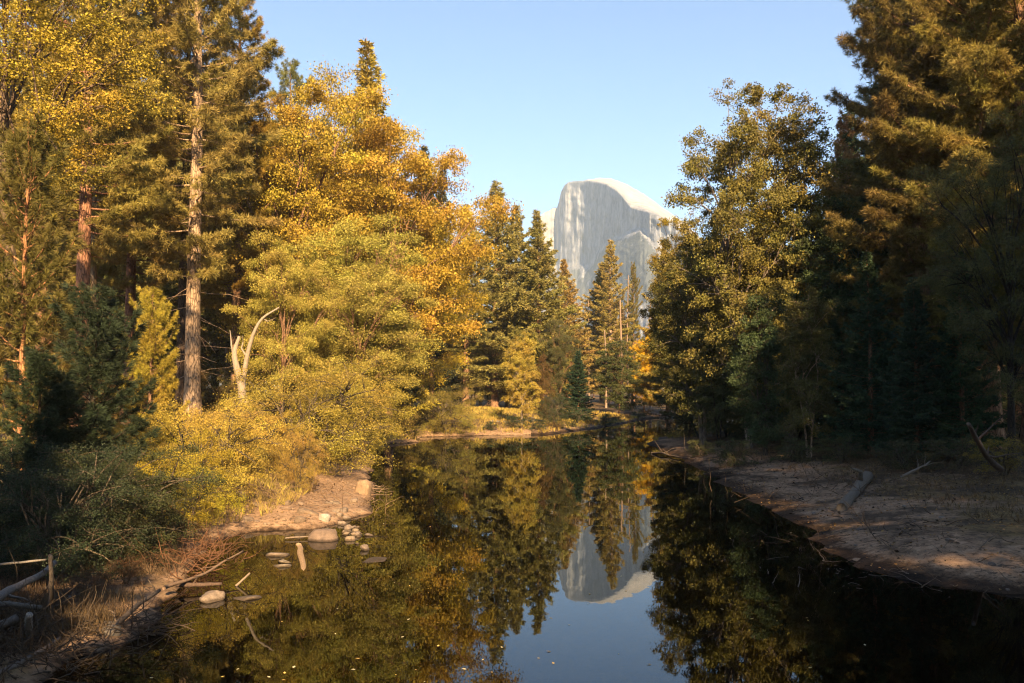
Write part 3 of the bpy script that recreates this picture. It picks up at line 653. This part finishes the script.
for k in range(14):
    x = -10 + 2.4 * k + rb.random(); y = float(np.interp(x, LSH[16:23, 0], LSH[16:23, 1])) + 1.2 + 2.5 * rb.random()
    if g1(x, y) < .1: continue
    tree('bush%d' % (k % 2), 0, y, H=.6 + 1.1 * rb.random(), x=x, label='small bush at the waters edge of the far bank', group='waterside bushes of the far bank', col=rb.choice([DARKG, OLIVE, (.14, .08, .03)]), bark=BG, wide=1.3, **SH)
# far trees up the valley in the centre
for k in range(34):
    d = 195 + 160 * rb.random(); p = 420 + 8.6 * k + rb.random() * 8
    top = 318 + 45 * rb.random() if 545 < p < 600 else 300 + 60 * rb.random()
    tree(rb.choice(['fir0', 'fir1', 'fpine1']), p, d, top=top, name='fir_tree', cat='fir', label='distant conifer of the forest across the valley floor below the dome', group='distant valley conifers', col=rb.choice([PINEC, (.15, .10, .03), PINED]), wide=1.1)
# trees behind the bridge viewpoint that shade the lower left bank, the beach and the right bank
OUT = 'pine standing behind the viewpoint, out of the picture'
cast = [(-2, -12, 19), (-5, -7, 17), (-9, -13, 25), (-7, -9, 26), (-13, -9, 28), (-19, -6, 29), (-26, -3, 29), (-32, 0, 29),
        (14, -26, 44), (27, -9, 48), (31, -2, 46), (36, -16, 52), (41, -4, 48), (46, 4, 46), (51, -10, 50), (57, 4, 48), (64, -4, 50), (72, 8, 48), (16, -30, 54), (26, -32, 54),
        (19, 9, 33), (25, 15, 40), (30, 10, 42), (36, 19, 44), (32, 27, 40), (43, 26, 44), (50, 16, 44)]
for k, (x, y, h) in enumerate(cast):
    tree(['fir0', 'fir1', 'fpine0'][k % 3] if k < 8 else ['pine0', 'fpine0', 'pine2'][k % 3], 0, y, H=h * (.89 if x > 23 else 1), x=x, name='pine_tree', cat='pine tree', label=OUT, group='pines behind the viewpoint', wide=1.15)

# ------------------------------------------------------------------ dead wood
def dead_tree():
    rs = np.random.RandomState(3); d = 50; tb = Tubes()
    def W(px, py): return np.array(at(px, py, d))
    bx = xat(247, d); base = np.array([bx, d, g1(bx, d) - .1])
    def path(pts, r, k=10, seed=0):
        P = np.array([base if p is None else W(*p) for p in pts]); t = np.linspace(0, 1, len(P)); tt = np.linspace(0, 1, 22)
        Q = np.stack([np.interp(tt, t, P[:, j]) for j in range(3)], 1)
        for _ in range(3): Q[1:-1] = (Q[:-2] + 2 * Q[1:-1] + Q[2:]) / 4
        Q[1:, 1] += fbm(tt[1:] * 3, tt[1:] * 0, 2, seed) * .5 * tt[1:]
        R = np.linspace(r[0], r[1], 22)[:, None] * (1 + .10 * fbm(tt[:, None] * 8 + seed, np.arange(k)[None] * .7, 3, seed)); tb.add(Q - base, R, k); return Q
    path([None, (246, 415), (243, 392), (239, 370), (234, 352), (238, 336)], (.34, .08), 12, 1)
    path([(242, 385), (246, 362), (252, 338), (262, 318), (278, 307)], (.17, .04), 9, 2)
    path([(240, 372), (234, 362), (232, 345), (229, 330)], (.10, .02), 7, 5)
    path([(262, 318), (268, 322), (276, 318)], (.05, .01), 5, 6)
    path([(247, 357), (241, 348), (243, 336)], (.07, .02), 5, 7)
    o = link('dead_tree', tb.build('dead_tree', M_WOOD), loc=tuple(base), color=(.34, .27, .20))
    tag(o, 'bleached dead tree with forked bare trunk curving to the right on the left bank', 'dead tree')
dead_tree()
def snag(px, d, top, r, label, seed, col=(.30, .21, .15)):
    rs = np.random.RandomState(seed); x = xat(px, d); z = g1(x, d) - .1; H = at(px, top, d)[2] - z; t = np.linspace(0, 1, 12); tb = Tubes()
    P = np.column_stack([fbm(t * 2, t * 0 + seed, 2, seed) * .4 * t, t * 0, t * H]); tb.add(P, r * (1 - .65 * t), 8)
    for _ in range(14):
        zz = H * (.3 + .68 * rs.rand()); ph = rs.rand() * 6.28; l = .4 + 1.4 * rs.rand(); s = np.linspace(0, 1, 4)[:, None]
        tb.add(np.array([0, 0, zz]) + np.array([math.cos(ph), math.sin(ph), -.1]) * l * s, np.linspace(.06, .015, 4), 4, cap=False)
    o = link('snag', tb.build('snag', M_WOOD), loc=(x, d, z), color=col); tag(o, label, 'dead tree', 'bare dead trunks below the dome')
snag(589, 185, 300, .17, 'bare pale snag leftmost of the dead trunks below the dome', 1)
snag(622, 160, 300, .30, 'broken grey snag in the middle of the dead trunks below the dome', 2)
snag(628, 180, 275, .18, 'tall thin snag right beside the narrow pine', 3)
snag(632, 155, 352, .28, 'short stubby snag lowest of the dead trunks', 4)
snag(606, 165, 330, .22, 'slim snag in front of the thin-crowned pine', 5)
snag(650, 166, 300, .24, 'bare snag above the bright yellow poplar', 6)

def log(pts, r, label, col=(.30, .25, .20), name='driftwood', cat='driftwood', k=8, seed=0, group=None, knots=0):
    """pts: (px, py, z) pixel with its height above the river"""
    P = []
    for a, b, z in pts: x, y = onz(a, b, z); P.append((x, y, z))
    P = np.array(P); t = np.linspace(0, 1, len(P)); tt = np.linspace(0, 1, 18)
    Q = np.stack([np.interp(tt, t, P[:, j]) for j in range(3)], 1)
    for _ in range(2): Q[1:-1] = (Q[:-2] + 2 * Q[1:-1] + Q[2:]) / 4
    L = np.linalg.norm(P[-1] - P[0]); Q += np.stack([fbm(tt * 4, tt * 0, 2, seed + j) for j in range(3)], 1) * L * .012
    R = (r[0] + (r[1] - r[0]) * tt)[:, None] * (1 + .16 * fbm(tt[:, None] * 6 + seed, np.arange(k)[None] * .8, 3, seed))
    o0 = Q[0].copy(); tb = Tubes(); tb.add(Q - o0, R, k)
    rs = np.random.RandomState(seed)
    for _ in range(knots):
        q = Q[rs.randint(4, 17)] - o0; dr = unit(rs.randn(3) + [0, 0, .6]); l = L * (.08 + .15 * rs.rand()); s = np.linspace(0, 1, 4)[:, None]
        tb.add(q + dr * l * s + rs.randn(4, 3) * .06 * l * s, np.linspace(r[1] * .7, r[1] * .15, 4), 5, cap=False)
    o = link(name, tb.build(name, M_WOOD), loc=tuple(o0), color=col); tag(o, label, cat, group); return o
zl = ong(868, 480)[2]
log([(842, 510, .42), (855, 492, .66), (868, 477, .84)], (.20, .26), 'thick grey fallen log lying end-on on the right beach', (.20, .165, .13), 'fallen_log', 'log', 14, 2, knots=2)
log([(-40, 628, .75), (10, 590, .95), (36, 578, 1.05), (56, 562, 1.3)], (.10, .05), 'long curved pale driftwood trunk at the left border', (.22, .19, .17), seed=3, knots=3)
log([(-40, 566, 1.2), (0, 564, 1.25), (46, 560, 1.3)], (.035, .02), 'thin pale straight stick above the long curved trunk', (.24, .21, .18), seed=4, knots=2)
log([(50, 606, .75), (52, 585, 1.3), (50, 556, 1.9)], (.05, .04), 'upright broken grey stake behind the curved trunk', (.15, .12, .1), seed=5)
log([(28, 632, .45), (29, 615, .95)], (.07, .06), 'short grey stump post below the curved trunk', (.36, .32, .28), seed=6)
log([(-30, 606, .85), (10, 604, .85), (42, 608, .75)], (.07, .04), 'grey driftwood branch lying under the curved trunk', (.15, .13, .11), seed=7, knots=3)
log([(-30, 640, .5), (16, 618, .65)], (.10, .08), 'stubby grey log at the left border below the other driftwood', (.15, .13, .115), seed=8)
log([(-20, 682, .15), (20, 664, .2), (60, 638, .3)], (.06, .03), 'long dark branch slanting into the water at the lower left', (.24, .2, .17), seed=9, knots=4)
log([(104, 640, .1), (126, 614, .35), (160, 590, .5)], (.07, .04), 'dark branch arching over the cut bank beside the brushwood', (.16, .12, .09), seed=10, knots=3)
log([(165, 588, .3), (205, 572, .3), (243, 550, .55)], (.05, .02), 'forked sunlit dead branch reaching over the water left of the sandy spit', (.24, .16, .11), seed=11, knots=4)
log([(236, 586, .0), (250, 573, .3)], (.035, .025), 'short pale stick poking out of the water near the flat rocks', (.28, .21, .15), seed=12)
log([(176, 585, .18), (222, 584, .15)], (.06, .04), 'dark half-sunken log beside the leftmost rock', (.12, .08, .06), seed=13, knots=2)
log([(285, 538, .06), (318, 536, .08)], (.03, .02), 'thin stick lying in the shallows left of the big boulder', (.25, .19, .14), seed=14)
log([(298, 545, -.03), (312, 602, -.13)], (.11, .08), 'long pale log lying under water below the big boulder', (.40, .27, .16), seed=15)
log([(902, 476, 1.35), (930, 462, 1.6)], (.05, .03), 'pale dead branch lying on the dark ground behind the beach', (.25, .2, .16), seed=16, knots=4)
log([(652, 452, .12), (690, 458, .2)], (.07, .04), 'dark driftwood branch at the tip of the sand tongue', (.12, .09, .07), seed=17, knots=5)
log([(1000, 470, 1.5), (985, 455, 2.2), (968, 425, 3.6)], (.14, .08), 'dark leaning dead trunk near the golden bush on the right', (.14, .10, .08), seed=18, knots=4)

def twigs(name, label, n, cx, cy, sx, sy, hz, L, col, seed, dirb=(0, 0, .5), r=.012):
    rs = np.random.RandomState(seed); tb = Tubes()
    for _ in range(n):
        x = cx + rs.randn() * sx; y = cy + rs.randn() * sy; z = max(0, g1(x, y)) + rs.rand() * hz
        d = unit(rs.randn(3) * np.array([1, 1, .5]) + np.array(dirb)); l = L * (.4 + rs.rand()); s = np.linspace(0, 1, 6)[:, None]
        c = rs.randn(3) * .3
        tb.add(np.array([x - cx, y - cy, z]) + d * l * s + c * l * s ** 2 + rs.randn(6, 3) * .02 * l, np.linspace(r * (.5 + rs.rand()), .003, 6), 4, cap=False)
    o = link(name, tb.build(name, M_WOOD), loc=(cx, cy, 0), color=col); tag(o, label, 'brushwood', kind='stuff'); return o
x, y = onz(142, 622, .2); twigs('brushwood', 'tangle of pale bare twigs hanging over the water at the lower left', 60, x, y, .25, .35, .25, .8, (.11, .075, .055), 1, (.7, -.3, 0))
x, y = onz(40, 645, .3); twigs('brushwood', 'wide mat of dark brushwood along the lower left waterline', 380, x, y, .9, 1.2, .35, .7, (.09, .065, .045), 2)
x, y = onz(200, 560, .2); twigs('brushwood', 'rusty tangle of twigs at the water left of the sandy spit', 170, x, y, .6, 1.1, .5, .9, (.20, .10, .055), 3)
x, y = onz(320, 480, .7); twigs('brushwood', 'exposed pale roots and twigs on the bank above the boulders', 160, x, y, 1.3, 1.6, .1, .9, (.30, .2, .13), 4, (.3, -.6, -.2), .02)
x, y = onz(262, 500, .5); twigs('brushwood', 'dry golden twigs under the shrubs beside the sandy spit', 200, x, y, 2.2, 1.0, .3, .8, (.26, .17, .1), 5)
x, y = onz(865, 530, .5); twigs('brushwood', 'scattered dark twigs and debris on the right beach', 130, x, y, 2.4, 2.5, .02, .6, (.10, .07, .05), 6, (0, 0, 0))
x, y = onz(930, 560, .3); twigs('brushwood', 'scattered grey twigs at the muddy lower edge of the right beach', 110, x, y, 2.6, 1.6, .02, .6, (.18, .14, .11), 7, (0, 0, 0))
x, y = onz(890, 470, 1.3); twigs('brushwood', 'low dark brush between the fallen log and the trees', 160, x, y, 3.4, 2.2, .3, 1.2, (.12, .08, .05), 8)

# ------------------------------------------------------------------ rocks
def rock_mesh(seed, flat=.6):
    rs = np.random.RandomState(seed); n, m = 16, 24
    th = np.linspace(0, math.pi, n)[:, None]; ph = (np.arange(m) / m * 2 * math.pi)[None]
    v = np.stack([np.sin(th) * np.cos(ph), np.sin(th) * np.sin(ph), np.cos(th) + 0 * ph], -1).reshape(-1, 3)
    r = np.ones(len(v))
    for _ in range(11):
        d = unit(rs.randn(3)); h = .45 + .35 * rs.rand(); p = (v * r[:, None]) @ d; r = np.where(p > h, r * h / np.maximum(p, 1e-6), r)
    v = v * r[:, None] * 1.25; v += .03 * np.stack([fbm(v[:, 0] * 3 + j, v[:, 1] * 3 + v[:, 2] * 2, 3, seed + j) for j in range(3)], 1); v[:, 2] *= flat
    i = np.arange(n - 1)[:, None] * m; j = np.arange(m)[None]; j2 = (j + 1) % m
    F = np.stack([i + j, i + m + j, i + m + j2, i + j2], -1).reshape(-1, 4)
    return mesh_np('rock', v, [F], M_ROCK, smooth=False)
RM = [rock_mesh(10 + k, f) for k, f in enumerate((.75, .6, .5, .35, .8))]
def rock(px, py, wpx, mi, label, col=(.40, .32, .25), z=.0, group=None, sy=1., sz=1.):
    x, y = onz(px, py, z); s = wpx / FPX * y / 2
    o = link('rock', RM[mi], loc=(x, y + s * .5, max(z, g1(x, y)) - .0), color=col); o.scale = (s, s * sy, s * sz); o.rotation_euler = (0, 0, rng.random() * 6)
    tag(o, label, 'rock', group); return o
PK = (.46, .36, .28)
rock(325, 541, 30, 0, 'big brown boulder with flat top standing in the shallows at the sandy spit', (.36, .26, .20), sz=1.05)
rock(361, 498, 20, 4, 'upright pinkish boulder at the water edge below the willows', (.55, .38, .24), sz=1.5)
rock(323, 522, 14, 4, 'small white-topped rock right behind the big brown boulder', (.75, .68, .6), z=.1)
rock(303, 520, 24, 2, 'low flat rock left of the white-topped rock', (.42, .30, .2), z=.1)
rock(212, 601, 26, 1, 'pale rounded rock poking out of the water farthest left', PK, sz=1.2)
rock(243, 600, 26, 3, 'flat pale rock just right of the leftmost rounded rock', PK, sz=.5)
rock(272, 556, 26, 3, 'flat pale rock nearest the sandy spit in the shallows', PK, sz=.7)
rock(283, 563, 14, 1, 'small pale rock touching the two flat ones in the shallows', (.6, .5, .38), sz=.7)
rock(279, 567, 18, 3, 'pale flat rock in front of its small neighbour', (.58, .48, .38), sz=.8)
rock(374, 562, 30, 3, 'nearly sunken dark slab off the tip of the rocky spit', (.30, .22, .16), sz=.2)
rock(368, 536, 9, 1, 'small stone at the outer end of the rock spit', PK)
rr = random.Random(3)
for k in range(34):
    t = rr.random(); a = 330 + 36 * t + rr.uniform(-6, 6); b = 512 + 36 * t + rr.uniform(-6, 6)
    rock(a, b, rr.uniform(4, 11), rr.randrange(5), 'cobble in the heap right of the big brown boulder', rr.choice([PK, (.5, .38, .26), (.36, .28, .22)]), z=.02, group='cobbles of the rocky spit')
for a, b, wv, lb in [(505, 426, 30, 'pale grey slab of the gravel bar, left'), (520, 429, 34, 'broad pale grey slab at the waterline below the slender tree'), (532, 425, 22, 'grey slab right at the foot of the slender tree'), (498, 430, 18, 'low grey slab at the left end of the gravel bar')]:
    rock(a, b, wv, 3, lb, (.46, .43, .40), z=.15, group='grey slabs of the far gravel bar', sz=.35, sy=1.6)
for k in range(20):
    x, y, z = ong(rr.uniform(5, 120), rr.uniform(575, 640)); s = rr.uniform(.08, .2)
    o = link('rock', RM[k % 5], loc=(x, y, z), color=(.26, .23, .2)); o.scale = (s, s, s); tag(o, 'grey stone lying among the driftwood at the lower left', 'rock', 'stones among the driftwood')

def litter(name, n, x0, x1, y0, y1, mats, size, col, label, seed, zmin=.05):
    rs = np.random.RandomState(seed); x = x0 + (x1 - x0) * rs.rand(n); y = y0 + (y1 - y0) * rs.rand(n); z = gz(x, y)
    k = (z > zmin) & (rs.rand(n) < .35 + fbm(x * .35, y * .35, 3, seed) * 1.3); x, y, z = x[k], y[k], z[k]
    V, F, T = leaves(rs, np.stack([x, y, z + .015], 1), size, rs.rand(len(x)), 3.)
    o = link(name, mesh_np(name, V, [F], mats, T), color=col); tag(o, label, 'leaf litter', kind='stuff')
for k in range(44):
    a, b = rr.uniform(232, 372), rr.uniform(478, 528); x, y, z = ong(a, b)
    if z < .03: continue
    s_ = rr.choice([.07, .1, .14, .2, .3]) * rr.uniform(.7, 1.2); o = link('rock', RM[k % 5], loc=(x, y, z), color=rr.choice([(.42, .3, .22), (.34, .25, .18), (.5, .38, .28)])); o.scale = (s_, s_ * .8, s_ * .8); o.rotation_euler = (rr.uniform(-.3, .3), rr.uniform(-.3, .3), rr.random() * 6)
    tag(o, 'loose stone half buried in the sunlit sandy spit', 'rock', 'stones on the sandy spit')
litter('leaf_litter', 16000, 9, 34, 22, 62, M_LEAF, .09, (.24, .13, .05), 'fallen leaves and needles strewn over the right beach', 71)
litter('leaf_litter', 9000, 9, 34, 22, 62, M_LEAF, .13, (.05, .035, .025), 'dark bark crumbs strewn over the right beach', 72)
litter('leaf_litter', 16000, -20, -5, 14, 50, M_LEAF, .07, (.16, .085, .035), 'fallen leaves strewn over the left bank', 73)
for k in range(46):
    a, b = rr.uniform(700, 1010), rr.uniform(468, 590); x, y, z = ong(a, b)
    if z < .03: continue
    s_ = rr.uniform(.04, .13); o = link('rock', RM[k % 5], loc=(x, y, z), color=rr.choice([(.3, .24, .2), (.22, .18, .15), (.4, .33, .27)])); o.scale = (s_, s_, s_ * .8); o.rotation_euler = (0, 0, rr.random() * 6)
    tag(o, 'small stone lying loose on the sand of the right beach', 'rock', 'stones on the right beach')

# ------------------------------------------------------------------ grass, litter and floating leaves
def grass(name, n, sampler, h, wdt, col, seed, label):
    rs = np.random.RandomState(seed); x, y = sampler(rs, n); z = gz(x, y); k = z > .12; x, y, z = x[k], y[k], z[k]
    pn = fbm(x * .5, y * .5, 3, 44); k = rs.rand(len(x)) < .55 + pn * 1.2; x, y, z = x[k], y[k], z[k]
    c = np.stack([x, y, z], 1); V, F, T = spikes(rs, c, np.tile([0, 0, 1.], (len(c), 1)), 5, h, wdt, .45, .7)
    o = link(name, mesh_np(name, V, [F], M_LEAF, T), color=col); tag(o, label, 'grass', kind='stuff')
def s_left(rs, n): y = 26 + 52 * rs.rand(n) ** 1.2; return np.interp(y, LSH[1:20, 1], LSH[1:20, 0]) - 2.6 - 15 * rs.rand(n), y
def s_mid(rs, n): return -16 + 44 * rs.rand(n), 80 + 60 * rs.rand(n)
def s_ll(rs, n): return -8 - 9 * rs.rand(n), 13 + 15 * rs.rand(n)
def s_right(rs, n): y = 24 + 40 * rs.rand(n); return 15 + 22 * rs.rand(n), y
grass('grass', 26000, s_left, .42, .018, (.32, .22, .06), 1, 'dry golden grass on the sunlit left bank')
grass('grass', 20000, s_mid, .45, .04, (.34, .24, .06), 2, 'yellow dry grass on the far bank at the river bend')
grass('grass', 14000, s_ll, .35, .012, (.10, .06, .035), 3, 'brown sparse grass in shade at the lower left')
grass('grass', 9000, s_right, .22, .014, (.16, .10, .05), 4, 'sparse brown grass at the back of the right beach')

lm = mesh_np('floating_leaf', [(-.5, 0, 0), (-.1, .3, .04), (.5, 0, .1), (-.1, -.3, .05)], [np.array([[0, 1, 2, 3]])], M_LEAF, [.6] * 4)
fl = 0
while fl < 130:
    a, b = rr.uniform(150, 900), rr.uniform(440, 682); x, y = onz(a, b)
    if g1(x, y) > -.05: continue
    s = rr.uniform(.03, .10); o = link('floating_leaf', lm, loc=(x, y, .006), color=rr.choice([(.7, .45, .12), (.6, .5, .3), (.5, .3, .1)])); o.scale = (s, s, s); o.rotation_euler = (0, 0, rr.random() * 6)
    tag(o, 'tiny fallen yellow leaf floating on the dark water', 'leaf', 'fallen leaves on the river'); fl += 1

# ------------------------------------------------------------------ haze
def haze():
    m, n, out = newmat('haze'); v = N(n, 'ShaderNodeVolumePrincipled'); v.inputs['Density'].default_value = .00013
    v.inputs['Color'].default_value = (.62, .80, 1, 1); v.inputs['Anisotropy'].default_value = 0
    n.links.new(v.outputs[0], out.inputs['Volume'])
    x0, x1, y0, y1, z0, z1 = -7200, 7200, -3100, 9100, -3, 900
    V = [(x, y, z) for z in (z0, z1) for y in (y0, y1) for x in (x0, x1)]
    F = np.array([[0, 2, 3, 1], [4, 5, 7, 6], [0, 1, 5, 4], [2, 6, 7, 3], [0, 4, 6, 2], [1, 3, 7, 5]])
    tag(link('haze', mesh_np('haze', V, [F], m)), kind='stuff')
haze()
